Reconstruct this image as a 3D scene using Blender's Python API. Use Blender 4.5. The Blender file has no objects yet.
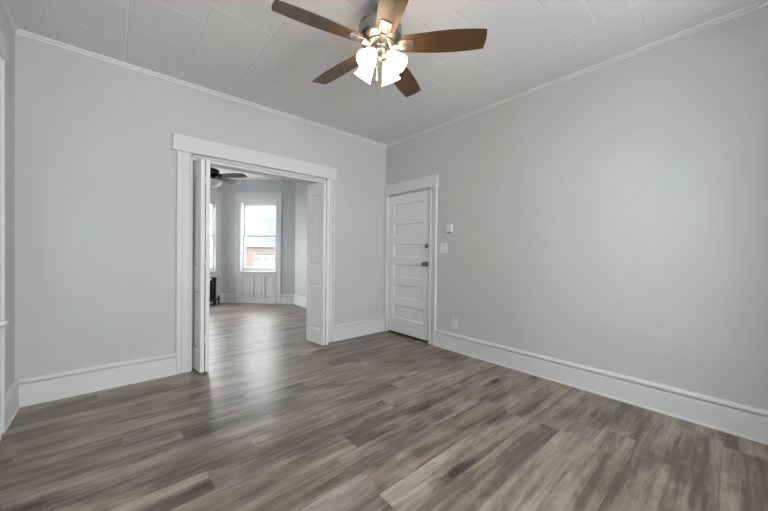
import bpy, bmesh, math, random
from mathutils import Vector, Matrix

sc = bpy.context.scene
COL = sc.collection
PI = math.pi
R = math.radians

# ------------------------------------------------------------------ camera
def make_camera():
    f, yaw, pitch, roll = 310.772, 0.853147, -0.0081707, 0.0098363
    fw = Vector((math.cos(yaw) * math.cos(pitch), math.sin(yaw) * math.cos(pitch), math.sin(pitch)))
    r = Vector((math.sin(yaw), -math.cos(yaw), 0))
    u = r.cross(fw)
    r2 = math.cos(roll) * r + math.sin(roll) * u
    u2 = -math.sin(roll) * r + math.cos(roll) * u
    cd = bpy.data.cameras.new('camera')
    cd.sensor_fit = 'HORIZONTAL'
    cd.sensor_width = 36.0
    cd.lens = f / 768.0 * 36.0
    cd.clip_start = 0.02
    co = bpy.data.objects.new('camera', cd)
    COL.objects.link(co)
    m = Matrix((r2, u2, -fw)).transposed().to_4x4()
    m.translation = Vector((-3.06485, -3.48088, 1.15687))
    co.matrix_world = m
    sc.camera = co
make_camera()

# ------------------------------------------------------------------ sky, daylight, exposure
sc.view_settings.view_transform = 'Standard'
sc.view_settings.look = 'None'
sc.view_settings.gamma = 1.0
sc.view_settings.use_curve_mapping = False
sc.view_settings.exposure = 0.60
SKY = 12.5
W = bpy.data.worlds.new('overcast_sky')
sc.world = W
W.use_nodes = True
bg = W.node_tree.nodes['Background']
bg.inputs['Color'].default_value = (0.95, 0.97, 1.0, 1)
bg.inputs['Strength'].default_value = SKY
try:
    sc.cycles.max_bounces = 14
    sc.cycles.diffuse_bounces = 8
    sc.cycles.use_denoising = True
    sc.cycles.sample_clamp_indirect = 8.0
except Exception:
    pass

def daylight(name, loc, direction, w, h, power, color=(1.0, 0.985, 0.985), portal=False):
    ld = bpy.data.lights.new(name, 'AREA')
    ld.shape = 'RECTANGLE'
    ld.size = w
    ld.size_y = h
    ld.energy = power
    ld.color = color
    if portal:
        ld.cycles.is_portal = True
    o = bpy.data.objects.new(name, ld)
    COL.objects.link(o)
    o.location = loc
    o.rotation_euler = Vector(direction).to_track_quat('-Z', 'Y').to_euler()
    return o

# portals that guide the sky light through every window
PORTALS = [((-3.78, -0.925), (1, 0), 0.80), ((-2.71, -4.58), (0, 1), 0.9), ((-1.35, -4.58), (0, 1), 0.9),
           ((-3.78, 1.60), (1, 0), 0.80), ((-1.80, 4.38), (0, -1), 0.95), ((-0.42, 3.78), (-1, -1), 0.85), ((-3.18, 3.78), (1, -1), 0.85)]
for (px, py), (dx, dy), w in PORTALS:
    daylight('window_portal', (px, py, 1.53), (dx, dy, 0), w, 1.65, 1, portal=True)

# ------------------------------------------------------------------ dimensions
H = 2.76           # ceiling height
XL = -3.604        # left wall
YB = -4.40         # wall behind the camera
WT = 0.16          # thickness of the partition
YF = 4.20          # front of the bay
BAY = 1.15         # depth of the bay

# ------------------------------------------------------------------ materials
def new_mat(name):
    m = bpy.data.materials.new(name)
    m.use_nodes = True
    nt = m.node_tree
    b = nt.nodes['Principled BSDF']
    return m, nt, b

def N(nt, kind, **kw):
    n = nt.nodes.new(kind)
    for k, v in kw.items():
        setattr(n, k, v)
    return n

def math_node(nt, op, a, b=None, c=None, clamp=False):
    n = nt.nodes.new('ShaderNodeMath')
    n.operation = op
    n.use_clamp = clamp
    for i, v in enumerate((a, b, c)):
        if v is None:
            continue
        if isinstance(v, (int, float)):
            n.inputs[i].default_value = v
        else:
            nt.links.new(v, n.inputs[i])
    return n.outputs[0]

def vec(nt, x, y, z):
    n = nt.nodes.new('ShaderNodeCombineXYZ')
    for i, v in enumerate((x, y, z)):
        if isinstance(v, (int, float)):
            n.inputs[i].default_value = v
        else:
            nt.links.new(v, n.inputs[i])
    return n.outputs[0]

def noise(nt, v, scale=1.0, detail=3.0, rough=0.5, dist=0.0):
    n = nt.nodes.new('ShaderNodeTexNoise')
    n.inputs['Scale'].default_value = scale
    n.inputs['Detail'].default_value = detail
    n.inputs['Roughness'].default_value = rough
    n.inputs['Distortion'].default_value = dist
    nt.links.new(v, n.inputs['Vector'])
    return n.outputs['Fac']

def ramp(nt, fac, stops):
    n = nt.nodes.new('ShaderNodeValToRGB')
    e = n.color_ramp.elements
    while len(e) > 1:
        e.remove(e[-1])
    e[0].position = stops[0][0]
    e[0].color = (*stops[0][1], 1)
    for p, c in stops[1:]:
        x = e.new(p)
        x.color = (*c, 1)
    nt.links.new(fac, n.inputs['Fac'])
    return n.outputs['Color']

def obj_coord(nt):
    return nt.nodes.new('ShaderNodeTexCoord').outputs['Object']

def simple(name, col, rough=0.5, metal=0.0, var=0.03, vscale=6.0, bump=0.0, bscale=60.0, spec=0.5, patch=None):
    """A plain surface with slight procedural colour variation and surface texture."""
    m, nt, b = new_mat(name)
    co = obj_coord(nt)
    f = noise(nt, co, vscale, 4.0)
    lo = tuple(max(0, c * (1 - var)) for c in col)
    hi = tuple(min(1, c * (1 + var)) for c in col)
    nt.links.new(ramp(nt, f, [(0.3, lo), (0.7, hi)]), b.inputs['Base Color'])
    b.inputs['Roughness'].default_value = rough
    b.inputs['Metallic'].default_value = metal
    b.inputs['Specular IOR Level'].default_value = spec
    if bump or patch:
        h = noise(nt, co, bscale, 3.0)
        h = math_node(nt, 'MULTIPLY', h, bump)
        if patch:
            px, pz, pr = patch
            s = nt.nodes.new('ShaderNodeSeparateXYZ')
            nt.links.new(co, s.inputs[0])
            dx = math_node(nt, 'SUBTRACT', s.outputs[0], px)
            dz = math_node(nt, 'SUBTRACT', s.outputs[2], pz)
            d = math_node(nt, 'SQRT', math_node(nt, 'ADD', math_node(nt, 'MULTIPLY', dx, dx), math_node(nt, 'MULTIPLY', dz, dz)))
            wob = math_node(nt, 'MULTIPLY', math_node(nt, 'SUBTRACT', noise(nt, co, 14.0, 2.0), 0.5), 0.05)
            d = math_node(nt, 'ADD', d, wob)
            e = math_node(nt, 'DIVIDE', math_node(nt, 'SUBTRACT', pr, d), 0.012, clamp=True)
            h = math_node(nt, 'ADD', h, math_node(nt, 'MULTIPLY', e, 5.0))
        bn = nt.nodes.new('ShaderNodeBump')
        bn.inputs['Strength'].default_value = 1.0
        bn.inputs['Distance'].default_value = 0.001
        nt.links.new(h, bn.inputs['Height'])
        nt.links.new(bn.outputs[0], b.inputs['Normal'])
    return m

def floor_mat():
    m, nt, b = new_mat('grey_oak_planks')
    co = obj_coord(nt)
    s = nt.nodes.new('ShaderNodeSeparateXYZ')
    nt.links.new(co, s.inputs[0])
    x, y = s.outputs[0], s.outputs[1]
    PW, PL = 0.178, 1.22
    v = math_node(nt, 'DIVIDE', math_node(nt, 'ADD', y, 3.07 + 100 * PW), PW)
    row = math_node(nt, 'FLOOR', v)
    fy = math_node(nt, 'FRACT', v)
    wn = N(nt, 'ShaderNodeTexWhiteNoise', noise_dimensions='1D')
    nt.links.new(row, wn.inputs['W'])
    u = math_node(nt, 'ADD', math_node(nt, 'DIVIDE', x, PL), math_node(nt, 'MULTIPLY', wn.outputs['Value'], 7.3))
    colm = math_node(nt, 'FLOOR', u)
    fx = math_node(nt, 'FRACT', u)
    wn2 = N(nt, 'ShaderNodeTexWhiteNoise', noise_dimensions='2D')
    nt.links.new(vec(nt, row, colm, 0), wn2.inputs['Vector'])
    s2 = nt.nodes.new('ShaderNodeSeparateColor')
    nt.links.new(wn2.outputs['Color'], s2.inputs[0])
    r1, r2, r3 = s2.outputs[0], s2.outputs[1], s2.outputs[2]
    ox = math_node(nt, 'MULTIPLY_ADD', r1, 43.0, x)
    oy = math_node(nt, 'MULTIPLY_ADD', r2, 19.0, y)
    # long streaks along the grain
    streak = noise(nt, vec(nt, math_node(nt, 'MULTIPLY', ox, 0.70), math_node(nt, 'MULTIPLY', oy, 7.5), 0), 1.0, 4.0, 0.55, 0.5)
    fine = noise(nt, vec(nt, math_node(nt, 'MULTIPLY', ox, 5.0), math_node(nt, 'MULTIPLY', oy, 95.0), 3), 1.0, 5.0, 0.65, 0.3)
    blot = noise(nt, vec(nt, math_node(nt, 'MULTIPLY', ox, 2.4), math_node(nt, 'MULTIPLY', oy, 5.5), 7), 1.0, 3.0, 0.5, 0.8)
    mott = noise(nt, vec(nt, math_node(nt, 'MULTIPLY', ox, 14.0), math_node(nt, 'MULTIPLY', oy, 40.0), 9), 1.0, 4.0, 0.6, 0.5)
    val = math_node(nt, 'MULTIPLY_ADD', math_node(nt, 'SUBTRACT', r3, 0.5), 0.13, 0.5)
    val = math_node(nt, 'MULTIPLY_ADD', math_node(nt, 'SUBTRACT', streak, 0.5), 1.2, val)
    val = math_node(nt, 'MULTIPLY_ADD', math_node(nt, 'SUBTRACT', blot, 0.5), 0.70, val)
    val = math_node(nt, 'MULTIPLY_ADD', math_node(nt, 'SUBTRACT', fine, 0.5), 0.34, val)
    val = math_node(nt, 'MULTIPLY_ADD', math_node(nt, 'SUBTRACT', mott, 0.5), 0.30, val)
    mid = noise(nt, vec(nt, math_node(nt, 'MULTIPLY', ox, 1.6), math_node(nt, 'MULTIPLY', oy, 30.0), 5), 1.0, 4.0, 0.6, 0.6)
    val = math_node(nt, 'MULTIPLY_ADD', math_node(nt, 'SUBTRACT', mid, 0.5), 0.68, val)
    # knots
    vo = N(nt, 'ShaderNodeTexVoronoi', feature='F1')
    vo.inputs['Scale'].default_value = 1.0
    vo.inputs['Randomness'].default_value = 1.0
    nt.links.new(vec(nt, math_node(nt, 'MULTIPLY', ox, 1.7), math_node(nt, 'MULTIPLY', oy, 5.0), 0), vo.inputs['Vector'])
    kd = math_node(nt, 'ADD', vo.outputs['Distance'], math_node(nt, 'MULTIPLY', math_node(nt, 'SUBTRACT', mott, 0.5), 0.12))
    sk = nt.nodes.new('ShaderNodeSeparateColor')
    nt.links.new(vo.outputs['Color'], sk.inputs[0])
    some = math_node(nt, 'GREATER_THAN', sk.outputs[0], 0.45)
    knot = math_node(nt, 'SUBTRACT', 1.0, math_node(nt, 'DIVIDE', kd, 0.15), clamp=True)
    halo = math_node(nt, 'SUBTRACT', 1.0, math_node(nt, 'DIVIDE', kd, 0.42), clamp=True)
    knot = math_node(nt, 'MULTIPLY', math_node(nt, 'MULTIPLY_ADD', halo, 0.45, knot), some)
    val = math_node(nt, 'SUBTRACT', val, math_node(nt, 'MULTIPLY', knot, 0.75))
    c = ramp(nt, val, [(0.05, FLO[0]), (0.34, FLO[1]), (0.60, FLO[2]), (0.95, FLO[3])])
    # slight hue change plank by plank (browner / greyer)
    hs = nt.nodes.new('ShaderNodeHueSaturation')
    nt.links.new(c, hs.inputs['Color'])
    nt.links.new(math_node(nt, 'MULTIPLY_ADD', r1, 0.30, 0.80), hs.inputs['Saturation'])
    # seams between planks
    ey = math_node(nt, 'MINIMUM', fy, math_node(nt, 'SUBTRACT', 1.0, fy))
    ex = math_node(nt, 'MINIMUM', fx, math_node(nt, 'SUBTRACT', 1.0, fx))
    sy = math_node(nt, 'LESS_THAN', ey, 0.010)
    sx = math_node(nt, 'LESS_THAN', ex, 0.0015)
    seam = math_node(nt, 'MAXIMUM', sy, sx)
    mx = N(nt, 'ShaderNodeMix', data_type='RGBA')
    nt.links.new(math_node(nt, 'MULTIPLY', seam, 0.30), mx.inputs['Factor'])
    nt.links.new(hs.outputs[0], mx.inputs['A'])
    mx.inputs['B'].default_value = (0.05, 0.043, 0.037, 1)
    nt.links.new(mx.outputs['Result'], b.inputs['Base Color'])
    nt.links.new(math_node(nt, 'MULTIPLY_ADD', streak, 0.08, 0.29), b.inputs['Roughness'])
    b.inputs['Specular IOR Level'].default_value = 0.6
    bn = nt.nodes.new('ShaderNodeBump')
    bn.inputs['Strength'].default_value = 0.10
    bn.inputs['Distance'].default_value = 0.001
    nt.links.new(math_node(nt, 'SUBTRACT', streak, seam), bn.inputs['Height'])
    nt.links.new(bn.outputs[0], b.inputs['Normal'])
    return m

def wood_mat():
    m, nt, b = new_mat('walnut_blade')
    co = obj_coord(nt)
    s = nt.nodes.new('ShaderNodeSeparateXYZ')
    nt.links.new(co, s.inputs[0])
    g = noise(nt, vec(nt, math_node(nt, 'MULTIPLY', s.outputs[0], 3.0), math_node(nt, 'MULTIPLY', s.outputs[1], 60.0), 0), 1.0, 5.0, 0.6, 0.6)
    nt.links.new(ramp(nt, g, [(0.25, (0.045, 0.022, 0.008)), (0.75, (0.092, 0.049, 0.019))]), b.inputs['Base Color'])
    b.inputs['Roughness'].default_value = 0.38
    return m

def nickel_mat():
    m, nt, b = new_mat('brushed_nickel')
    co = obj_coord(nt)
    s = nt.nodes.new('ShaderNodeSeparateXYZ')
    nt.links.new(co, s.inputs[0])
    g = noise(nt, vec(nt, math_node(nt, 'MULTIPLY', s.outputs[0], 4.0), math_node(nt, 'MULTIPLY', s.outputs[1], 4.0), math_node(nt, 'MULTIPLY', s.outputs[2], 260.0)), 1.0, 3.0)
    nt.links.new(ramp(nt, g, [(0.3, (0.32, 0.305, 0.285)), (0.7, (0.43, 0.415, 0.39))]), b.inputs['Base Color'])
    b.inputs['Metallic'].default_value = 1.0
    nt.links.new(math_node(nt, 'MULTIPLY_ADD', g, 0.15, 0.25), b.inputs['Roughness'])
    return m

def lamp_mat(name, col, strength, base=(0.9, 0.88, 0.84)):
    m, nt, b = new_mat(name)
    co = obj_coord(nt)
    f = noise(nt, co, 30.0, 2.0)
    nt.links.new(ramp(nt, f, [(0.3, tuple(c * 0.97 for c in base)), (0.7, base)]), b.inputs['Base Color'])
    b.inputs['Roughness'].default_value = 0.35
    b.inputs['Emission Color'].default_value = (*col, 1)
    b.inputs['Emission Strength'].default_value = strength
    return m

def pane_mat():
    m = bpy.data.materials.new('window_pane_glass')
    m.use_nodes = True
    nt = m.node_tree
    nt.nodes.clear()
    out = nt.nodes.new('ShaderNodeOutputMaterial')
    t = nt.nodes.new('ShaderNodeBsdfTransparent')
    g = nt.nodes.new('ShaderNodeBsdfGlossy')
    g.inputs['Roughness'].default_value = 0.02
    mx = nt.nodes.new('ShaderNodeMixShader')
    lw = nt.nodes.new('ShaderNodeLayerWeight')
    lw.inputs['Blend'].default_value = 0.5
    fr = math_node(nt, 'MULTIPLY_ADD', math_node(nt, 'POWER', lw.outputs['Facing'], 5.0), 0.96, 0.04)
    co = obj_coord(nt)
    nz = noise(nt, co, 2.0, 1.0)
    nt.links.new(ramp(nt, nz, [(0.3, (0.955, 0.975, 0.97)), (0.7, (0.97, 0.985, 0.98))]), t.inputs['Color'])
    nt.links.new(fr, mx.inputs[0])
    nt.links.new(t.outputs[0], mx.inputs[1])
    nt.links.new(g.outputs[0], mx.inputs[2])
    nt.links.new(mx.outputs[0], out.inputs['Surface'])
    return m

def brick_mat():
    m, nt, b = new_mat('red_brick')
    co = obj_coord(nt)
    s = nt.nodes.new('ShaderNodeSeparateXYZ')
    nt.links.new(co, s.inputs[0])
    br = nt.nodes.new('ShaderNodeTexBrick')
    nt.links.new(vec(nt, s.outputs[0], s.outputs[2], 0), br.inputs['Vector'])
    br.inputs['Color1'].default_value = (0.072, 0.052, 0.046, 1)
    br.inputs['Color2'].default_value = (0.084, 0.062, 0.055, 1)
    br.inputs['Mortar'].default_value = (0.09, 0.086, 0.082, 1)
    br.inputs['Scale'].default_value = 1.0
    br.inputs['Brick Width'].default_value = 0.21
    br.inputs['Row Height'].default_value = 0.075
    br.inputs['Mortar Size'].default_value = 0.008
    nt.links.new(br.outputs[0], b.inputs['Base Color'])
    b.inputs['Roughness'].default_value = 1.0
    return m

def siding_mat():
    m, nt, b = new_mat('white_siding')
    co = obj_coord(nt)
    s = nt.nodes.new('ShaderNodeSeparateXYZ')
    nt.links.new(co, s.inputs[0])
    z = math_node(nt, 'FRACT', math_node(nt, 'DIVIDE', s.outputs[2], 0.18))
    f = noise(nt, co, 1.5, 3.0)
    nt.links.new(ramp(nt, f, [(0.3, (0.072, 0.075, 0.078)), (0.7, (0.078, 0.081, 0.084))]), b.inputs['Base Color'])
    b.inputs['Roughness'].default_value = 0.7
    bn = nt.nodes.new('ShaderNodeBump')
    bn.inputs['Strength'].default_value = 0.6
    bn.inputs['Distance'].default_value = 0.012
    nt.links.new(z, bn.inputs['Height'])
    nt.links.new(bn.outputs[0], b.inputs['Normal'])
    return m

FLO = [(0.046, 0.033, 0.023), (0.115, 0.088, 0.066), (0.240, 0.196, 0.157), (0.420, 0.360, 0.300)]
WALLC = (0.540, 0.543, 0.547)
M = {
    'wall': simple('grey_wall_paint', WALLC, 0.85, spec=0.25, var=0.015, vscale=2.0, bump=0.35, bscale=90),
    'wall_patched': simple('grey_wall_paint_patched', WALLC, 0.85, spec=0.25, var=0.015, vscale=2.0, bump=0.35, bscale=90, patch=(-3.375, 0.867, 0.085)),
    'trim': simple('white_trim_paint', (0.66, 0.66, 0.665), 0.6, spec=0.3, var=0.012, vscale=3.0, bump=0.2, bscale=40),
    'ceiling': simple('white_ceiling_tile', (0.66, 0.66, 0.655), 0.7, var=0.015, vscale=1.5, bump=0.5, bscale=120),
    'door': simple('white_door_paint', (0.74, 0.74, 0.745), 0.6, spec=0.3, var=0.012, vscale=3.0, bump=0.25, bscale=40),
    'floor': floor_mat(),
    'walnut': wood_mat(),
    'nickel': nickel_mat(),
    'shade': lamp_mat('lit_frosted_glass', (1.0, 0.74, 0.47), 10.0),
    'bulb': lamp_mat('lit_bulb', (1.0, 0.82, 0.58), 14.0),
    'unlit_glass': simple('frosted_bowl_glass', (0.72, 0.73, 0.72), 0.3, var=0.03, vscale=9),
    'bronze': simple('dark_bronze_metal', (0.045, 0.043, 0.042), 0.35, metal=0.6, var=0.15, vscale=20),
    'dark_blade': simple('black_fan_blade', (0.028, 0.029, 0.030), 0.32, var=0.2, vscale=12),
    'iron': simple('black_cast_iron', (0.020, 0.020, 0.021), 0.45, metal=0.2, var=0.2, vscale=25, bump=0.8, bscale=150),
    'pane': pane_mat(),
    'plastic': simple('white_plastic', (0.70, 0.70, 0.69), 0.35, var=0.01),
    'dial_and_shadow_grey': simple('dial_and_shadow_grey', (0.25, 0.25, 0.25), 0.4, var=0.03),
    'steel': simple('dull_steel', (0.24, 0.225, 0.21), 0.35, metal=1.0, var=0.08, vscale=40),
    'darkslot': simple('black_gap', (0.02, 0.02, 0.02), 0.7, var=0.1),  # black for the shaded gap under the door and the outlet slots
    'brick': brick_mat(),
    'siding': siding_mat(),
    'garage': simple('white_garage_paint', (0.09, 0.09, 0.09), 0.5, var=0.01),
    'street_glass': simple('pale_street_glass', (0.040, 0.050, 0.055), 0.6, var=0.05, vscale=2),
    'asphalt': simple('pale_asphalt', (0.22, 0.22, 0.215), 0.9, var=0.1, vscale=3),
}

# ------------------------------------------------------------------ mesh helpers
class MB:
    def __init__(self):
        self.bm = bmesh.new()

    def box(self, x0, x1, y0, y1, z0, z1, bev=0.0):
        b = self.bm
        xs, ys, zs = sorted((x0, x1)), sorted((y0, y1)), sorted((z0, z1))
        vs = [b.verts.new((x, y, z)) for x in xs for y in ys for z in zs]
        q = [(0, 1, 3, 2), (4, 6, 7, 5), (0, 4, 5, 1), (2, 3, 7, 6), (0, 2, 6, 4), (1, 5, 7, 3)]
        fs = [b.faces.new([vs[i] for i in f]) for f in q]
        if bev > 0:
            es = list({e for f in fs for e in f.edges})
            bmesh.ops.bevel(b, geom=es, offset=bev, segments=2, affect='EDGES', profile=0.6)
        return self

    def lathe(self, prof, origin=(0, 0, 0), axis=(0, 0, 1), seg=32, closed=True):
        """prof: list of (radius, height along axis)."""
        b = self.bm
        q = Vector((0, 0, 1)).rotation_difference(Vector(axis).normalized())
        o = Vector(origin)
        rings = []
        for r, h in prof:
            if r < 1e-6:
                rings.append([b.verts.new(o + q @ Vector((0, 0, h)))])
            else:
                rings.append([b.verts.new(o + q @ Vector((r * math.cos(2 * PI * i / seg), r * math.sin(2 * PI * i / seg), h))) for i in range(seg)])
        for a, c in zip(rings, rings[1:]):
            for i in range(seg):
                j = (i + 1) % seg
                if len(a) == 1 and len(c) == 1:
                    continue
                if len(a) == 1:
                    b.faces.new((a[0], c[j], c[i]))
                elif len(c) == 1:
                    b.faces.new((a[i], a[j], c[0]))
                else:
                    b.faces.new((a[i], a[j], c[j], c[i]))
        if closed:
            for rg, rev in ((rings[0], True), (rings[-1], False)):
                if len(rg) > 1:
                    b.faces.new(list(reversed(rg)) if rev else rg)
        return self

    def tube(self, pts, r, seg=10):
        b = self.bm
        pts = [Vector(p) for p in pts]
        rings = []
        ref = None
        for i, p in enumerate(pts):
            d = (pts[min(i + 1, len(pts) - 1)] - pts[max(i - 1, 0)]).normalized()
            if ref is None:
                ref = d.orthogonal().normalized()
            ref = (ref - d * ref.dot(d)).normalized()
            s = d.cross(ref)
            rr = r[i] if isinstance(r, (list, tuple)) else r
            rings.append([b.verts.new(p + rr * (math.cos(2 * PI * k / seg) * ref + math.sin(2 * PI * k / seg) * s)) for k in range(seg)])
        for a, c in zip(rings, rings[1:]):
            for k in range(seg):
                j = (k + 1) % seg
                b.faces.new((a[k], a[j], c[j], c[k]))
        b.faces.new(list(reversed(rings[0])))
        b.faces.new(rings[-1])
        return self

    def sweep(self, prof, path_a, path_b):
        """prof: list of (inward, z) closed polygon; from x=path_a to path_b along X, inward = -Y."""
        b = self.bm
        A = [b.verts.new((path_a, -d, z)) for d, z in prof]
        B = [b.verts.new((path_b, -d, z)) for d, z in prof]
        n = len(prof)
        for i in range(n):
            j = (i + 1) % n
            b.faces.new((A[i], A[j], B[j], B[i]))
        b.faces.new(A[::-1])
        b.faces.new(B)
        return self

    def vsweep(self, prof, z0, z1):
        """prof: closed polygon of (x, y); extruded from z0 to z1."""
        b = self.bm
        A = [b.verts.new((x, y, z0)) for x, y in prof]
        B = [b.verts.new((x, y, z1)) for x, y in prof]
        n = len(prof)
        for i in range(n):
            j = (i + 1) % n
            b.faces.new((A[i], A[j], B[j], B[i]))
        b.faces.new(A[::-1])
        b.faces.new(B)
        return self

    def prism(self, outline, z0, z1):
        return self.vsweep(outline, z0, z1)

    def xform(self, m):
        bmesh.ops.transform(self.bm, matrix=m, verts=self.bm.verts)
        return self

    def build(self, name, mat, parent=None, smooth=False, loc=None, rotz=0.0, bevel=0.0):
        bmesh.ops.recalc_face_normals(self.bm, faces=self.bm.faces)
        me = bpy.data.meshes.new(name)
        self.bm.to_mesh(me)
        self.bm.free()
        me.materials.append(M[mat])
        o = bpy.data.objects.new(name, me)
        COL.objects.link(o)
        if smooth:
            for p in me.polygons:
                p.use_smooth = True
            md = o.modifiers.new('edges', 'EDGE_SPLIT')
            md.split_angle = R(38)
        if bevel:
            md = o.modifiers.new('bevel', 'BEVEL')
            md.width = bevel
            md.segments = 2
            md.limit_method = 'ANGLE'
        if parent:
            o.parent = parent
        if loc is not None:
            o.location = loc
        o.rotation_euler.z = rotz
        return o

def empty(name, loc, rz=0.0):
    o = bpy.data.objects.new(name, None)
    COL.objects.link(o)
    o.empty_display_size = 0.1
    o.location = loc
    o.rotation_euler.z = rz
    return o

def tag(o, label=None, cat=None, group=None, kind=None):
    if label:
        o['label'] = label
    if cat:
        o['category'] = cat
    if group:
        o['group'] = group
    if kind:
        o['kind'] = kind
    return o

def copy_tree(o, parent=None):
    c = o.copy()
    COL.objects.link(c)
    if parent:
        c.parent = parent
    for ch in list(o.children):
        copy_tree(ch, c)
    return c

# A wall frame: local X runs to the right along the wall as seen from inside, Y points out of the room.
FR = {
    'front': ((XL, 0, 0), 0.0, -XL),                       # partition with the wide opening
    'right': ((0, 0, 0), -PI / 2, -YB),                    # wall with the panelled door
    'left': ((XL, YB, 0), PI / 2, -YB),
    'back': ((0, YB, 0), PI, -XL),
    'bay_right': ((0, YF - BAY, 0), -PI / 2, YF - BAY - WT),
    'bay_angled_right': ((-BAY, YF, 0), -PI / 4, BAY * math.sqrt(2)),
    'bay_front': ((XL + BAY, YF, 0), 0.0, -XL - 2 * BAY),
    'bay_angled_left': ((XL, YF - BAY, 0), PI / 4, BAY * math.sqrt(2)),
    'bay_left': ((XL, WT, 0), PI / 2, YF - BAY - WT),
}

def wall(side, mat, label, openings=(), thick=0.15, x0=0.0, x1=None, name=None):
    loc, rz, L = FR[side]
    x1 = L if x1 is None else x1
    mb = MB()
    xs = sorted({x0, x1} | {v for o in openings for v in o[:2]})
    for a, b in zip(xs, xs[1:]):
        z = 0.0
        for o in sorted((o for o in openings if o[0] <= a + 1e-6 and o[1] >= b - 1e-6), key=lambda o: o[2]):
            if o[2] > z:
                mb.box(a, b, 0, thick, z, o[2])
            z = o[3]
        if z < H:
            mb.box(a, b, 0, thick, z, H)
    o = mb.build(name or 'wall_' + side, mat, loc=loc, rotz=rz)
    return tag(o, label, 'wall', kind='structure')

# ------------------------------------------------------------------ shell
fl = MB().box(XL - 0.3, 0.4, YB - 0.35, YF + 0.3, -0.12, 0).build('floor', 'floor')
tag(fl, 'grey brown oak plank floor running through both rooms', 'floor', kind='structure')

def tiled_ceiling():
    """Square 16 inch tiles in columns along Y, every other column shifted by half a tile; bevelled joints."""
    b = bmesh.new()
    T, g, d = 0.4063, 0.0050, 0.0030
    c = 0
    xr = -0.55 + 2 * T
    k = 0
    while True:
        xa, xb = xr - (k + 1) * T, xr - k * T
        ci = k - 2
        if xb < XL - 0.02:
            break
        y0 = (-0.585 if ci % 2 else -0.785) - 12 * T
        for j in range(16):
            ya, yb = y0 + j * T, y0 + (j + 1) * T
            A, B_, Y0, Y1 = max(xa, XL - 0.05), min(xb, 0.05), max(ya, YB - 0.05), min(yb, 0.05)
            if B_ - A < 0.012 or Y1 - Y0 < 0.012:
                continue
            out = [b.verts.new(p) for p in ((A, Y0, H + d), (B_, Y0, H + d), (B_, Y1, H + d), (A, Y1, H + d))]
            inn = [b.verts.new(p) for p in ((A + g, Y0 + g, H), (B_ - g, Y0 + g, H), (B_ - g, Y1 - g, H), (A + g, Y1 - g, H))]
            b.faces.new(inn[::-1])
            for i in range(4):
                jn = (i + 1) % 4
                b.faces.new((out[i], inn[i], inn[jn], out[jn]))
        k += 1
    mb = MB()
    mb.bm.free()
    mb.bm = b
    mb.box(XL - 0.3, 0.4, YB - 0.35, WT * 0.5, H + d, H + 0.12)
    o = mb.build('ceiling', 'ceiling')
    return tag(o, 'off white ceiling of square tiles above the near room', 'ceiling', kind='structure')
tiled_ceiling()
cb = MB().box(XL - 0.3, 0.4, WT * 0.5, YF + 0.3, H, H + 0.12).build('ceiling_beyond', 'ceiling')
tag(cb, 'plain off white ceiling of the room beyond the opening', 'ceiling', kind='structure')

OX0, OX1, OZ = -2.500, -1.015, 2.085       # the wide opening
DY0, DY1, DZ = 0.060, 0.870, 1.990         # the panelled door (distance from the corner along the right wall)
WZ0, WZ1 = 0.718, 2.330                    # window openings
# s positions of window openings in each wall frame
LW = [(-YB - 1.310, -YB - 0.540)]
BW = [(0.92, 1.78), (2.28, 3.14)]
AW = (0.381, 1.196)
AL = BAY * math.sqrt(2)
FW = (0.192, 1.112)
SW = (1.055, 1.825)

wall('front', 'wall_patched', 'light grey wall pierced by the wide cased opening', [(OX0 - XL, OX1 - XL, -1, OZ)], WT)
wall('right', 'wall', 'long light grey wall on the right of the picture', [(DY0, DY1, -1, DZ)], 0.15)
wall('left', 'wall', 'narrow strip of grey wall at the left edge', [(a, b, WZ0, WZ1) for a, b in LW], 0.15, x0=-0.15)
wall('back', 'wall', 'light grey wall behind the camera', [(a, b, WZ0, WZ1) for a, b in BW], 0.15, x0=-0.15, x1=-XL + 0.15)
wall('bay_right', 'wall', 'grey wall on the right of the room beyond', (), 0.15)
wall('bay_angled_right', 'wall', 'angled grey bay wall holding the window seen through the opening', [(AW[0], AW[1], WZ0, WZ1)], 0.15)
wall('bay_front', 'wall', 'front grey bay wall behind the black radiator', [(FW[0], FW[1], WZ0, WZ1)], 0.15)
wall('bay_angled_left', 'wall', 'angled grey bay wall hidden behind the left folding door', [(AL - AW[1], AL - AW[0], WZ0, WZ1)], 0.15)
wall('bay_left', 'wall', 'grey wall on the left of the room beyond', [(SW[0], SW[1], WZ0, WZ1)], 0.15)
hb = MB().box(0.16, 0.22, -1.2, 0.15, 0, H).build('wall_leak_stop', 'wall')  # unseen backing added so sky light does not leak in under the door
tag(hb, 'wall added behind the closed panelled door to stop light leaks', 'wall', kind='structure')

BB = [(0, 0.205), (0.013, 0.205), (0.021, 0.200), (0.028, 0.190), (0.028, 0.179), (0.024, 0.173), (0.006, 0.172), (0.006, 0.165),
      (0.018, 0.163), (0.023, 0.157), (0.0235, 0.016), (0.029, 0.013), (0.031, 0.0), (0, 0)]
CR = [(0, H - 0.043), (0.006, H - 0.043), (0.010, H - 0.039), (0.010, H - 0.030), (0.002, H - 0.026), (0.002, H - 0.020),
      (0.010, H - 0.017), (0.014, H - 0.010), (0.014, H), (0, H)]

def runs(name, side, prof, segs, label, cat):
    loc, rz, L = FR[side]
    mb = MB()
    for a, b in segs:
        mb.sweep(prof, a, b)
    o = mb.build(name, 'trim', loc=loc, rotz=rz)
    return tag(o, label, cat, kind='structure')

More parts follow.
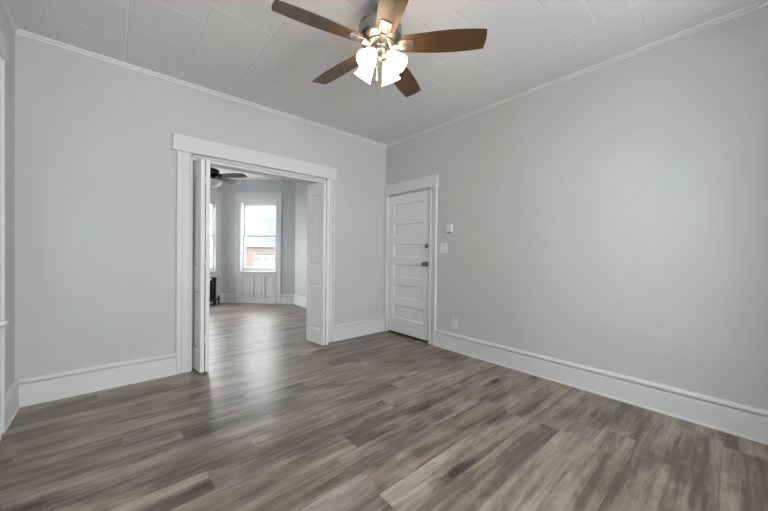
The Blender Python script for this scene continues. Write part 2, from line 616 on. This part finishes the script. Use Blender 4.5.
CW = 0.118     # casing width
runs('baseboard_front', 'front', BB, [(0, OX0 - XL - CW), (OX1 - XL + CW, -XL)], 'tall white baseboard on both sides of the wide opening', 'baseboard')
runs('baseboard_right', 'right', BB, [(DY1 + 0.11, -YB)], 'tall white baseboard along the right wall', 'baseboard')
runs('baseboard_left', 'left', BB, [(0, LW[0][0] - CW), (LW[0][1] + CW, -YB)], 'white baseboard below the left wall', 'baseboard')
runs('baseboard_back', 'back', BB, [(0, BW[0][0] - CW), (BW[0][1] + CW, BW[1][0] - CW), (BW[1][1] + CW, -XL)], 'white baseboard behind the camera', 'baseboard')
runs('baseboard_bay_right', 'bay_right', BB, [(0, FR['bay_right'][2])], 'white baseboard right of the bay in the room beyond', 'baseboard')
runs('baseboard_bay_angled_right', 'bay_angled_right', BB, [(0, AW[0] - CW - 0.03), (AW[1] + CW, AL)], 'white baseboard on both sides of the bay window seen through the opening', 'baseboard')
runs('baseboard_bay_front', 'bay_front', BB, [(0, FW[0] - CW), (FW[1] + CW, FR['bay_front'][2])], 'white baseboard beside the radiator', 'baseboard')
runs('baseboard_bay_angled_left', 'bay_angled_left', BB, [(0, AL - AW[1] - CW), (AL - AW[0] + CW, AL)], 'white baseboard of the left bay wall', 'baseboard')
runs('baseboard_bay_left', 'bay_left', BB, [(0, SW[0] - CW), (SW[1] + CW, FR['bay_left'][2])], 'white baseboard left of the bay', 'baseboard')
runs('trim_1', 'front', CR, [(0, -XL)], 'thin white crown moulding above the wide opening', 'moulding')
runs('trim_2', 'right', CR, [(0, -YB)], 'thin white crown moulding along the right wall', 'moulding')
runs('trim_3', 'left', CR, [(0, -YB)], 'thin crown moulding along the left wall', 'moulding')
runs('trim_4', 'back', CR, [(0, -XL)], 'thin crown moulding behind the camera', 'moulding')

def casing_profile(xin, xout, t=0.028):
    """Ridged casing in plan: from the opening edge xin to the outer edge xout; the wall face is y=0."""
    s = 1 if xout > xin else -1
    w = abs(xout - xin)
    pts = [(0, 0), (0, -0.018), (0.006, -0.022), (0.014, -0.022), (0.018, -0.017), (0.022, -0.016), (w * 0.48, -0.016),
           (w * 0.52, -0.020), (w * 0.60, -0.020), (w * 0.64, -0.016), (w - 0.030, -0.016), (w - 0.027, -t), (w - 0.006, -t), (w, -t + 0.006), (w, 0)]
    return [(xin + s * a, y) for a, y in pts]

def cased(mb_x0, mb_x1, z1, parent, side_bottom=0.0, head=0.150, ext=0.018, ext_left=None, mat='trim', left_w=CW, right_w=CW):
    """Two side casings and a head board with a bead below it; the opening is mb_x0..mb_x1 wide and z1 high."""
    MB().vsweep(casing_profile(mb_x0, mb_x0 - left_w), side_bottom, z1 + 0.012).build('casing', mat, parent)
    MB().vsweep(casing_profile(mb_x1, mb_x1 + right_w), side_bottom, z1 + 0.012).build('casing', mat, parent)
    mb = MB()
    a, b = mb_x0 - left_w, mb_x1 + right_w
    ea, eb = (ext if ext_left is None else ext_left), ext
    mb.box(a - ea * 0.7, b + eb * 0.7, -0.030, 0, z1 + 0.010, z1 + head + 0.010, 0.003)
    mb.box(a - ea, b + eb, -0.042, 0, z1 + 0.008, z1 + 0.026, 0.006)
    return mb.build('head_casing', mat, parent)

# ------------------------------------------------------------------ the wide opening
t = empty('trim_5', (0, 0, 0))
tag(t, 'white casing and lining of the wide opening between the rooms', 'door frame', kind='structure')
cased(OX0, OX1, OZ, t, ext=0.022, ext_left=0.042)
MB().box(OX0 - 0.001, OX0 + 0.018, 0.0, WT, 0, OZ).build('jamb', 'trim', t)
MB().box(OX1 - 0.018, OX1 + 0.001, 0.0, WT, 0, OZ).build('jamb', 'trim', t)
MB().box(OX0, OX1, 0.0, WT, OZ - 0.015, OZ + 0.001).build('head_jamb', 'trim', t)
MB().box(OX0 + 0.018, OX1 - 0.018, 0.020, WT - 0.005, OZ - 0.047, OZ - 0.015, 0.003).build('track', 'trim', t)

# ------------------------------------------------------------------ folding doors
LEAF_W, LEAF_T, LEAF_Z0, LEAF_Z1 = 0.362, 0.034, 0.016, 2.022
def leaf_mesh():
    """One panelled leaf in local coordinates: X thickness centred, Y width, Z height."""
    mb = MB()
    w, tk, z0, z1 = LEAF_W, LEAF_T, LEAF_Z0, LEAF_Z1
    st = 0.060
    rails = [(z0, 0.195), (0.775, 0.985), (1.880, z1)]
    h = tk / 2
    mb.box(-h, h, 0, st, z0, z1)
    mb.box(-h, h, w - st, w, z0, z1)
    for a, b in rails:
        mb.box(-h, h, st, w - st, a, b)
    for a, b in ((0.195, 0.775), (0.985, 1.880)):
        mb.box(-0.006, 0.006, st, w - st, a, b)                         # recessed ground of the panel
        for s in (-1, 1):                                               # raised field and the sloped sticking round it
            b0 = mb.bm
            o = [(st, a), (w - st, a), (w - st, b), (st, b)]
            i1 = [(st + 0.016, a + 0.016), (w - st - 0.016, a + 0.016), (w - st - 0.016, b - 0.016), (st + 0.016, b - 0.016)]
            i2 = [(st + 0.026, a + 0.026), (w - st - 0.026, a + 0.026), (w - st - 0.026, b - 0.026), (st + 0.026, b - 0.026)]
            i3 = [(st + 0.050, a + 0.050), (w - st - 0.050, a + 0.050), (w - st - 0.050, b - 0.050), (st + 0.050, b - 0.050)]
            lay = [(h, o), (0.0075, i1), (0.0075, i2), (0.0125, i3)]
            vs = [[b0.verts.new((s * x, y, z)) for y, z in q] for x, q in lay]
            for p, q in zip(vs, vs[1:]):
                for k in range(4):
                    kk = (k + 1) % 4
                    b0.faces.new((p[k], p[kk], q[kk], q[k]))
            b0.faces.new(vs[-1])
    return mb

def folding_door(name, loc, sgn, rots, label):
    """Two leaves folded nearly square to the wall, hinged at the room end; sgn points from the jamb into the opening."""
    t = empty(name, loc)
    tag(t, label, 'folding door', kind='structure')
    xb = sgn * (LEAF_T + 0.009)
    a = leaf_mesh().build('leaf', 'door', t, loc=(0, 0, 0), rotz=R(rots[0]))
    b = leaf_mesh().build('leaf', 'door', t, loc=(xb, 0.003, 0), rotz=R(rots[1]))
    MB().lathe([(0.006, 0), (0.006, 0.010), (0.012, 0.014), (0.0155, 0.021), (0.013, 0.028), (0, 0.030)],
               (sgn * LEAF_T / 2, 0.062, 0.885), (sgn, 0, 0), 20).build('knob', 'door', b, smooth=True)
    for z in (0.30, 1.02, 1.78):
        MB().lathe([(0.005, 0), (0.005, 0.07)], (xb / 2, -0.003, z), (0, 0, 1), 10).build('hinge', 'door', t, smooth=True)
    MB().tube([(0, LEAF_W - 0.04, LEAF_Z1), (0, LEAF_W - 0.04, OZ - 0.040)], 0.005).build('pivot_pin', 'steel', a)
    MB().box(-0.014, 0.014, LEAF_W - 0.07, LEAF_W - 0.01, 0, LEAF_Z0).build('pivot_bracket', 'steel', a)
    return t
folding_door('door_2', (-2.430, -0.170, 0), 1, (7.0, 1.0), 'white folding door stacked at the left side of the wide opening')
folding_door('door_3', (-1.072, -0.147, 0), -1, (-1.0, 5.5), 'white folding door stacked at the right side of the wide opening')

# ------------------------------------------------------------------ panelled door in the right wall
d = empty('door_1', FR['right'][0], FR['right'][1])
tag(d, 'closed white door with six flat panels near the room corner', 'door', kind='structure')
def door_slab():
    mb = MB()
    x0, x1, z0, z1 = DY0 + 0.004, DY1 - 0.004, 0.026, DZ - 0.010
    yf, yb = 0.004, 0.040
    st = 0.112
    zs = [z0, 0.228, 0.415, 0.520, 0.710, 0.812, 0.998, 1.098, 1.284, 1.384, 1.570, 1.668, 1.856, z1]
    mb.box(x0, x0 + st, yf, yb, z0, z1)
    mb.box(x1 - st, x1, yf, yb, z0, z1)
    for i in range(0, len(zs), 2):
        mb.box(x0 + st, x1 - st, yf, yb, zs[i], zs[i + 1])
    for i in range(1, len(zs) - 1, 2):
        a, b = zs[i], zs[i + 1]
        mb.box(x0 + st, x1 - st, yf + 0.017, yb - 0.004, a, b)
        b0 = mb.bm                                                     # bevelled sticking round the sunk panel
        o = [(x0 + st, a), (x1 - st, a), (x1 - st, b), (x0 + st, b)]
        i1 = [(x0 + st + 0.015, a + 0.015), (x1 - st - 0.015, a + 0.015), (x1 - st - 0.015, b - 0.015), (x0 + st + 0.015, b - 0.015)]
        p = [b0.verts.new((x, yf + 0.003, z)) for x, z in o]
        q = [b0.verts.new((x, yf + 0.0168, z)) for x, z in i1]
        for k in range(4):
            kk = (k + 1) % 4
            b0.faces.new((p[k], p[kk], q[kk], q[k]))
    return mb
door_slab().build('slab', 'door', d)
cased(DY0, DY1, DZ, d, left_w=0.056, right_w=0.110, head=0.145, ext=0.016, ext_left=0.0)
MB().box(DY0 - 0.002, DY0 + 0.002, 0, 0.15, 0, DZ).build('jamb', 'trim', d)
MB().box(DY1 - 0.002, DY1 + 0.002, 0, 0.15, 0, DZ).build('jamb', 'trim', d)
MB().box(DY0, DY1, 0, 0.15, DZ - 0.004, DZ + 0.002).build('head_jamb', 'trim', d)
MB().box(DY0, DY1, 0.010, 0.15, 0, 0.006).build('gap_shade', 'darkslot', d)  # black strip paints the shade in the undercut gap below the slab
for z in (1.795, 0.285):
    h = MB()
    h.lathe([(0.0075, 0), (0.0075, 0.095)], (DY0 + 0.002, -0.006, z - 0.047), (0, 0, 1), 12)
    h.lathe([(0.010, 0), (0.010, 0.006), (0.004, 0.011)], (DY0 + 0.002, -0.006, z + 0.048), (0, 0, 1), 12)
    h.box(DY0 + 0.004, DY0 + 0.030, -0.0005, 0.006, z - 0.045, z + 0.045)
    h.build('hinge', 'door', d, smooth=True)
KS = 0.803
kb = MB().lathe([(0.033, 0), (0.033, 0.004), (0.026, 0.008), (0.012, 0.012), (0.011, 0.030), (0.020, 0.036), (0.0275, 0.046),
                 (0.0285, 0.056), (0.024, 0.066), (0.012, 0.071), (0, 0.072)], (KS, 0.004, 1.020), (0, -1, 0), 28).build('knob', 'steel', d, smooth=True)
kb['label'] = 'round dull steel door knob'
db = MB()
db.lathe([(0.030, 0), (0.030, 0.006), (0.025, 0.014), (0.020, 0.016), (0, 0.016)], (KS, 0.004, 1.252), (0, -1, 0), 28)
db.build('deadbolt', 'steel', d, smooth=True)
MB().box(KS - 0.005, KS + 0.005, -0.028, -0.011, 1.240, 1.264, 0.002).build('thumb_turn', 'steel', d)
for z, hh in ((1.252, 0.028), (1.020, 0.030)):
    MB().box(DY1 - 0.0005, DY1 + 0.008, -0.0195, -0.012, z - hh, z + hh).build('strike_plate', 'steel', d)

# ------------------------------------------------------------------ windows
def window(name, side, s0, s1, label):
    loc, rz, L = FR[side]
    q = Matrix.Rotation(rz, 4, 'Z')
    base = Vector(loc) + q @ Vector(((s0 + s1) / 2, 0, 0))
    t = empty(name, base, rz)
    tag(t, label, 'window', kind='structure')
    w = s1 - s0
    a, b = -w / 2, w / 2
    cased(a, b, WZ1, t, head=0.140)
    # stool and board below it, with three recessed panels between stiles
    MB().box(a - 0.015, b + 0.015, -0.058, 0.02, WZ0 - 0.026, WZ0, 0.006).build('stool', 'trim', t)
    mb = MB()
    z0, z1 = 0.0, WZ0 - 0.026
    mb.box(a, b, -0.001, 0, z0, z1)
    mb.box(a, b, -0.024, 0, z0, 0.110)
    mb.box(a, b, -0.032, 0, z0, 0.030)
    mb.box(a, b, -0.024, 0, 0.600, z1)
    n = 3
    sw = 0.045
    pw = (w - (n + 1) * sw) / n
    for i in range(n + 1):
        x = a + i * (pw + sw)
        mb.box(x, x + sw, -0.024, 0, 0.110, 0.600)
    for i in range(n):
        x = a + i * (pw + sw) + sw
        mb.box(x + 0.020, x + pw - 0.020, -0.010, 0, 0.130, 0.580, 0.004)
    mb.box(a, b, -0.036, 0, z1 - 0.022, z1, 0.004)
    mb.build('apron_panel', 'trim', t)
    # jambs
    fr = MB()
    fr.box(a, a + 0.012, 0, 0.15, WZ0, WZ1)
    fr.box(b - 0.012, b, 0, 0.15, WZ0, WZ1)
    fr.box(a, b, 0, 0.15, WZ1 - 0.030, WZ1)
    fr.box(a, b, 0.0, 0.15, WZ0 - 0.01, WZ0 + 0.018)
    fr.box(a, a + 0.026, 0.03, 0.052, WZ0, WZ1)
    fr.box(b - 0.026, b, 0.03, 0.052, WZ0, WZ1)
    fr.box(a, b, 0.03, 0.052, WZ1 - 0.075, WZ1)
    fr.build('frame', 'trim', t)
    zm = 1.505
    def sash(nm, y0, y1, za, zb, bot, top):
        m = MB()
        st = 0.042
        x0, x1 = a + 0.012, b - 0.012
        m.box(x0, x0 + st, y0, y1, za, zb)
        m.box(x1 - st, x1, y0, y1, za, zb)
        m.box(x0 + st, x1 - st, y0, y1, za, za + bot)
        m.box(x0 + st, x1 - st, y0, y1, zb - top, zb)
        o = m.build(nm, 'trim', t, bevel=0.003)
        MB().box(x0 + st - 0.004, x1 - st + 0.004, (y0 + y1) / 2 - 0.002, (y0 + y1) / 2 + 0.002, za + bot - 0.004, zb - top + 0.004).build('pane', 'pane', o)
        return o
    sash('upper_sash', 0.092, 0.124, zm - 0.018, WZ1 - 0.030, 0.036, 0.095)
    lo = sash('lower_sash', 0.054, 0.086, WZ0 + 0.016, zm + 0.020, 0.056, 0.036)
    MB().box(-0.030, 0.030, 0.046, 0.075, zm + 0.020, zm + 0.034, 0.003).build('sash_lock', 'trim', lo)
    return t
window('window_1', 'bay_angled_right', AW[0], AW[1], 'white sash window with panelled board below it, seen through the wide opening')
window('window_2', 'bay_front', FW[0], FW[1], 'white sash window above the black radiator')
window('window_3', 'left', LW[0][0], LW[0][1], 'white window casing and sill cut by the left edge of the picture')
window('window_4', 'bay_angled_left', AL - AW[1], AL - AW[0], 'white sash window of the left bay wall')
window('window_added_8', 'bay_left', SW[0], SW[1], 'unseen white sash window added on the left to brighten the room beyond')  # out of view, added to let more daylight into the bay room
window('window_6', 'back', BW[0][0], BW[0][1], 'white sash window behind the camera, nearer the long right wall')
window('window_7', 'back', BW[1][0], BW[1][1], 'white sash window behind the camera, nearer the left wall')

# ------------------------------------------------------------------ ceiling fan with lights
def blade_outline(r0, r1, w0, w1):
    pts = []
    n = 14
    L = r1 - r0
    def half(u):
        w = w0 + (w1 - w0) * math.sin(min(1.0, u / 0.62) * PI / 2)
        if u > 0.62:
            w -= 0.022 * ((u - 0.62) / 0.38) ** 2
        return w / 2
    top = [(r0 + L * i / n, half(i / n)) for i in range(n + 1)]
    bot = [(r0 + L * i / n, -half(i / n)) for i in range(n, -1, -1)]
    # slightly bowed, soft cornered tip
    tip = []
    hw = half(1.0)
    for i in range(1, 8):
        a = PI / 2 - PI * i / 8
        tip.append((r1 + 0.012 * math.cos(a), hw * math.sin(a) if abs(math.sin(a)) < 0.92 else hw * math.copysign(0.985, math.sin(a))))
    root = [(r0 - 0.018, -w0 * 0.30), (r0 - 0.018, w0 * 0.30)]
    return top + tip + bot + root

def fan(name, loc, label, angles, r1, metal, blade_mat, pitch, droop=0.262, drop=0.0):
    t = empty(name, loc)
    tag(t, label, 'ceiling fan')
    MB().lathe([(0.066, drop), (0.068, drop - 0.010), (0.064, drop - 0.030), (0.048, drop - 0.050), (0.024, drop - 0.058), (0.016, drop - 0.062)], seg=36).build('canopy', metal, t, smooth=True)
    MB().lathe([(0.0125, drop - 0.055), (0.0125, -0.145)], seg=16).build('downrod', metal, t, smooth=True)
    MB().lathe([(0.014, -0.118), (0.030, -0.120), (0.034, -0.132), (0.070, -0.138), (0.118, -0.150), (0.136, -0.158), (0.140, -0.166), (0.134, -0.171),
                (0.134, -0.176), (0.140, -0.181), (0.140, -0.222), (0.134, -0.236), (0.116, -0.252), (0.092, -0.262), (0.090, -0.274),
                (0.074, -0.282), (0.060, -0.284)], seg=48).build('motor_housing', metal, t, smooth=True)
    for a in angles:
        ar = R(a)
        mb = MB()
        mb.prism(blade_outline(0.155, r1, 0.115, 0.156), -0.003, 0.003)
        mb.xform(Matrix.Rotation(R(pitch), 4, 'X'))
        bl = mb.build('blade', blade_mat, t, loc=(0, 0, -droop), rotz=ar, bevel=0.0015)
        ir = MB()
        ir.prism([(0.116, -0.020), (0.138, -0.034), (0.216, -0.032), (0.222, -0.026), (0.222, 0.026), (0.216, 0.032), (0.138, 0.034), (0.116, 0.020)], -0.0085, -0.0032)
        for px, py in ((0.160, -0.016), (0.160, 0.016), (0.200, 0.0)):
            ir.lathe([(0.005, -0.0115), (0.006, -0.0085)], (px, py, 0), (0, 0, 1), 10)
        ir.xform(Matrix.Rotation(R(pitch), 4, 'X'))
        ir.prism([(0.070, -0.017), (0.124, -0.021), (0.124, 0.021), (0.070, 0.017)], -0.016, -0.005)
        ir.build('blade_iron', metal, bl, bevel=0.001)
    return t

FAN = (-1.773, -1.942, H)
t = fan('ceiling_fan', FAN, 'brushed nickel ceiling fan with five brown blades and four lit glass shades', [24.4 + 72 * k for k in range(5)], 0.650, 'nickel', 'walnut', -14, droop=0.272)
MB().lathe([(0.058, -0.282), (0.062, -0.288), (0.062, -0.300), (0.058, -0.303), (0.058, -0.309), (0.062, -0.312), (0.060, -0.326), (0.046, -0.338), (0.028, -0.344),
            (0.014, -0.348), (0.012, -0.360), (0.006, -0.368), (0, -0.369)], seg=40).build('light_kit', 'nickel', t, smooth=True)
for k in range(4):
    az = R(14.5 + 90 * k)
    hz = Vector((math.cos(az), math.sin(az), 0))
    ax = (hz * math.cos(R(52)) + Vector((0, 0, -1)) * math.sin(R(52))).normalized()
    nk = hz * 0.062 + Vector((0, 0, -0.334))
    arm = MB().tube([hz * 0.040 + Vector((0, 0, -0.322)), hz * 0.052 + Vector((0, 0, -0.326)), nk], 0.010, 12)
    arm.lathe([(0.012, -0.006), (0.021, -0.002), (0.023, 0.010), (0.023, 0.024), (0.020, 0.027)], nk, ax, 24)
    arm.build('lamp_holder', 'nickel', t, smooth=True)
    outer = [(0.021, 0.020), (0.026, 0.026), (0.030, 0.036), (0.036, 0.050), (0.043, 0.068), (0.048, 0.086), (0.052, 0.104), (0.056, 0.118), (0.061, 0.128), (0.0625, 0.131)]
    inner = [(r - 0.003, h) for r, h in reversed(outer)]
    inner[-1] = (0.018, 0.022)
    sh = MB().lathe(outer + inner, nk, ax, 36, closed=False)
    so = sh.build('lamp_shade', 'shade', t, smooth=True)
    MB().lathe([(0.010, 0.022), (0.012, 0.040), (0.020, 0.060), (0.026, 0.078), (0.026, 0.090), (0.018, 0.104), (0, 0.110)], nk, ax, 24).build('bulb', 'bulb', so, smooth=True)
pc = MB()
cp = Vector((0.012, -0.012, 0))
pc.tube([cp + Vector((0, 0, -0.345)), cp + Vector((0, 0, -0.520))], 0.0013, 8)
pc.lathe([(0.002, 0), (0.0045, -0.006), (0.005, -0.022), (0.003, -0.030), (0, -0.031)], cp + Vector((0, 0, -0.518)), (0, 0, 1), 12)
pc.build('pull_chain', 'nickel', t, smooth=True)
pc = MB()
cp = Vector((-0.016, 0.010, 0))
pc.tube([cp + Vector((0, 0, -0.345)), cp + Vector((0, 0, -0.470))], 0.0013, 8)
pc.lathe([(0.002, 0), (0.0045, -0.006), (0.005, -0.022), (0.003, -0.030), (0, -0.031)], cp + Vector((0, 0, -0.468)), (0, 0, 1), 12)
pc.build('pull_chain', 'nickel', t, smooth=True)

# ------------------------------------------------------------------ dark fan of the room beyond
t2 = fan('ceiling_fan', (-1.845, 2.34, H - 0.085), 'dark ceiling fan with black blades in the room beyond the opening', [-46 + 72 * k for k in range(5)], 0.61, 'bronze', 'dark_blade', -13, drop=0.085)
MB().lathe([(0.058, -0.280), (0.078, -0.290), (0.080, -0.312), (0.072, -0.326), (0.060, -0.330)], seg=36).build('light_kit', 'bronze', t2, smooth=True)
MB().lathe([(0.100, -0.322), (0.165, -0.332), (0.176, -0.342), (0.172, -0.366), (0.150, -0.402), (0.112, -0.432), (0.062, -0.450), (0.012, -0.455), (0, -0.455)], seg=40).build('bowl_shade', 'unlit_glass', t2, smooth=True)
MB().lathe([(0.014, -0.452), (0.014, -0.460), (0.006, -0.470), (0, -0.472)], seg=16).build('finial', 'bronze', t2, smooth=True)

# ------------------------------------------------------------------ radiator under the front bay window
rad = empty('radiator', (-1.795, 4.055, 0))
tag(rad, 'black cast iron radiator under the front bay window', 'radiator')
def rad_section():
    mb = MB()
    for y in (-0.062, 0.0, 0.062):
        mb.tube([(0, y, 0.10), (0, y, 0.55)], 0.0165, 12)
    for z in (0.105, 0.565):
        mb.box(-0.026, 0.026, -0.086, 0.086, z - 0.032, z + 0.032, 0.020)
    return mb
NS = 14
first = None
for i in range(NS):
    x = -0.41 + 0.82 * i / (NS - 1)
    if first is None:
        first = rad_section().build('section', 'iron', rad, loc=(x, 0, 0), smooth=True)
    else:
        c = first.copy()
        COL.objects.link(c)
        c.location = (x, 0, 0)
for x in (-0.41, 0.41):
    for y in (-0.06, 0.06):
        MB().lathe([(0.024, 0), (0.020, 0.02), (0.014, 0.045), (0.017, 0.09)], (x, y, 0), (0, 0, 1), 12).build('foot', 'iron', rad, smooth=True)
MB().tube([(0.42, 0, 0.105), (0.475, 0, 0.105), (0.487, 0, 0.095), (0.490, 0, 0.080), (0.490, 0, 0.0)], 0.014, 12).build('pipe', 'iron', rad, smooth=True)
MB().lathe([(0.014, 0), (0.022, 0.01), (0.022, 0.05), (0.012, 0.055), (0.010, 0.07), (0.026, 0.072), (0.026, 0.09), (0.020, 0.096), (0, 0.096)], (0.490, 0, 0.085), (0, 0, 1), 16).build('valve', 'iron', rad, smooth=True)

# ------------------------------------------------------------------ things on the right wall
def on_wall(name, s, z, label, cat):
    q = Matrix.Rotation(FR['right'][1], 4, 'Z')
    return tag(empty(name, q @ Vector((s, 0, z)), FR['right'][1]), label, cat)
th = on_wall('thermostat', 1.172, 1.460, 'small white thermostat on the right wall above the light switch', 'thermostat')
MB().box(-0.045, 0.045, -0.006, 0, -0.050, 0.050, 0.002).build('back_plate', 'plastic', th)
MB().box(-0.040, 0.040, -0.030, -0.005, -0.040, 0.045, 0.006).build('body', 'plastic', th)
MB().box(-0.040, 0.040, -0.026, -0.005, -0.054, -0.041, 0.003).build('shadow_strip', 'dial_and_shadow_grey', th)  # dark strip stands in for the shadow line below the body
MB().lathe([(0.006, 0), (0.007, 0.004), (0.004, 0.006), (0, 0.006)], (-0.018, -0.030, 0.028), (0, -1, 0), 14).build('dial', 'dial_and_shadow_grey', th, smooth=True)
sw = on_wall('light_switch', 1.087, 1.226, 'white light switch plate on the right wall beside the panelled door', 'light switch')
MB().box(-0.052, 0.052, -0.006, 0, -0.061, 0.061, 0.003).build('plate', 'plastic', sw)
for x in (-0.023, 0.023):
    mb = MB().box(x - 0.005, x + 0.005, -0.018, -0.004, -0.004, 0.012, 0.002)
    mb.build('toggle', 'plastic', sw)
    for z in (-0.030, 0.030):
        MB().lathe([(0.003, 0), (0.003, 0.0012), (0, 0.0015)], (x, -0.006, z), (0, -1, 0), 10).build('screw', 'steel', sw)
ou = on_wall('outlet', 1.262, 0.340, 'white power outlet low on the right wall above the baseboard', 'power outlet')
MB().box(-0.038, 0.038, -0.006, 0, -0.061, 0.061, 0.003).build('plate', 'plastic', ou)
for z in (-0.022, 0.022):
    s_ = MB().box(-0.016, 0.016, -0.009, -0.005, z - 0.014, z + 0.014, 0.003).build('socket', 'plastic', ou)
    for x in (-0.006, 0.006):
        MB().box(x - 0.0012, x + 0.0012, -0.0096, -0.0088, z - 0.003, z + 0.007).build('slot', 'darkslot', s_)

# ------------------------------------------------------------------ outside the bay windows
GZ = -1.30
g = MB().box(-30, 40, YF + 0.35, 60, GZ - 0.2, GZ).build('ground', 'asphalt')
tag(g, 'pale street outside the bay windows', 'street', kind='structure')
hs = empty('rowhouse', (5.4, 19.0, GZ))
tag(hs, 'white house with brick base and white garage door across the street', 'house')
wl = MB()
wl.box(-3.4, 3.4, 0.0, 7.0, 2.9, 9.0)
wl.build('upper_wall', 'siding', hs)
bk = MB()
bk.box(-3.4, -1.02, -0.02, 6.9, 0, 2.80)
bk.box(1.42, 3.4, -0.02, 6.9, 0, 2.80)
bk.box(-1.02, 1.42, -0.02, 6.9, 2.30, 2.80)
bk.build('brick_base', 'brick', hs)
MB().box(-3.5, 3.5, -0.22, 7.0, 2.80, 2.92).build('ledge', 'garage', hs)
gd = MB()
for i in range(4):
    gd.box(-1.0, 1.40, 0.10, 0.15, 0.02 + i * 0.57, 0.02 + i * 0.57 + 0.56, 0.01)
    if i != 3:
        for k in range(4):
            gd.box(-0.90 + k * 0.58, -0.90 + k * 0.58 + 0.46, 0.085, 0.10, 0.12 + i * 0.57, 0.48 + i * 0.57, 0.01)
gd = gd.build('garage_door', 'garage', hs)
for k in range(4):
    MB().box(-0.90 + k * 0.58, -0.90 + k * 0.58 + 0.44, 0.092, 0.11, 1.84, 2.05).build('pane', 'street_glass', gd)
for x0, x1, z0, z1 in ((-0.30, 0.75, 3.05, 4.85), (-2.6, -1.7, 3.25, 4.85), (1.7, 2.6, 3.25, 4.85), (-2.6, -1.7, 6.2, 7.7), (-0.30, 0.75, 6.2, 7.7), (1.7, 2.6, 6.2, 7.7)):
    f = MB()
    f.box(x0 - 0.12, x0, -0.05, 0.02, z0 - 0.1, z1 + 0.14)
    f.box(x1, x1 + 0.12, -0.05, 0.02, z0 - 0.1, z1 + 0.14)
    f.box(x0, x1, -0.05, 0.02, z1, z1 + 0.14)
    f.box(x0, x1, -0.07, 0.02, z0 - 0.1, z0)
    f.box(x0, x1, -0.035, 0.02, (z0 + z1) / 2 - 0.03, (z0 + z1) / 2 + 0.03)
    f = f.build('window', 'garage', hs)
    MB().box(x0, x1, -0.02, 0.01, z0, z1).build('pane', 'street_glass', f)

# unseen house added across the alley to block sky light at the left windows
sky_block = empty('rowhouse', (-5.5, -2.0, GZ))
tag(sky_block, 'unseen grey house added to block sky light from the left windows', 'house')
MB().box(-4.0, 0.0, -6.0, 5.6, 0, 7.2).build('sky_block_wall', 'siding', sky_block)
MB().box(-4.2, 0.12, -6.1, 5.7, 7.2, 7.4).build('sky_block_roof', 'asphalt', sky_block)
al = MB().box(-5.6, XL - 0.16, -8.2, YF + 0.34, GZ - 0.2, GZ).build('ground_alley', 'asphalt')
tag(al, 'paved alley beside the left windows', 'alley', kind='structure')
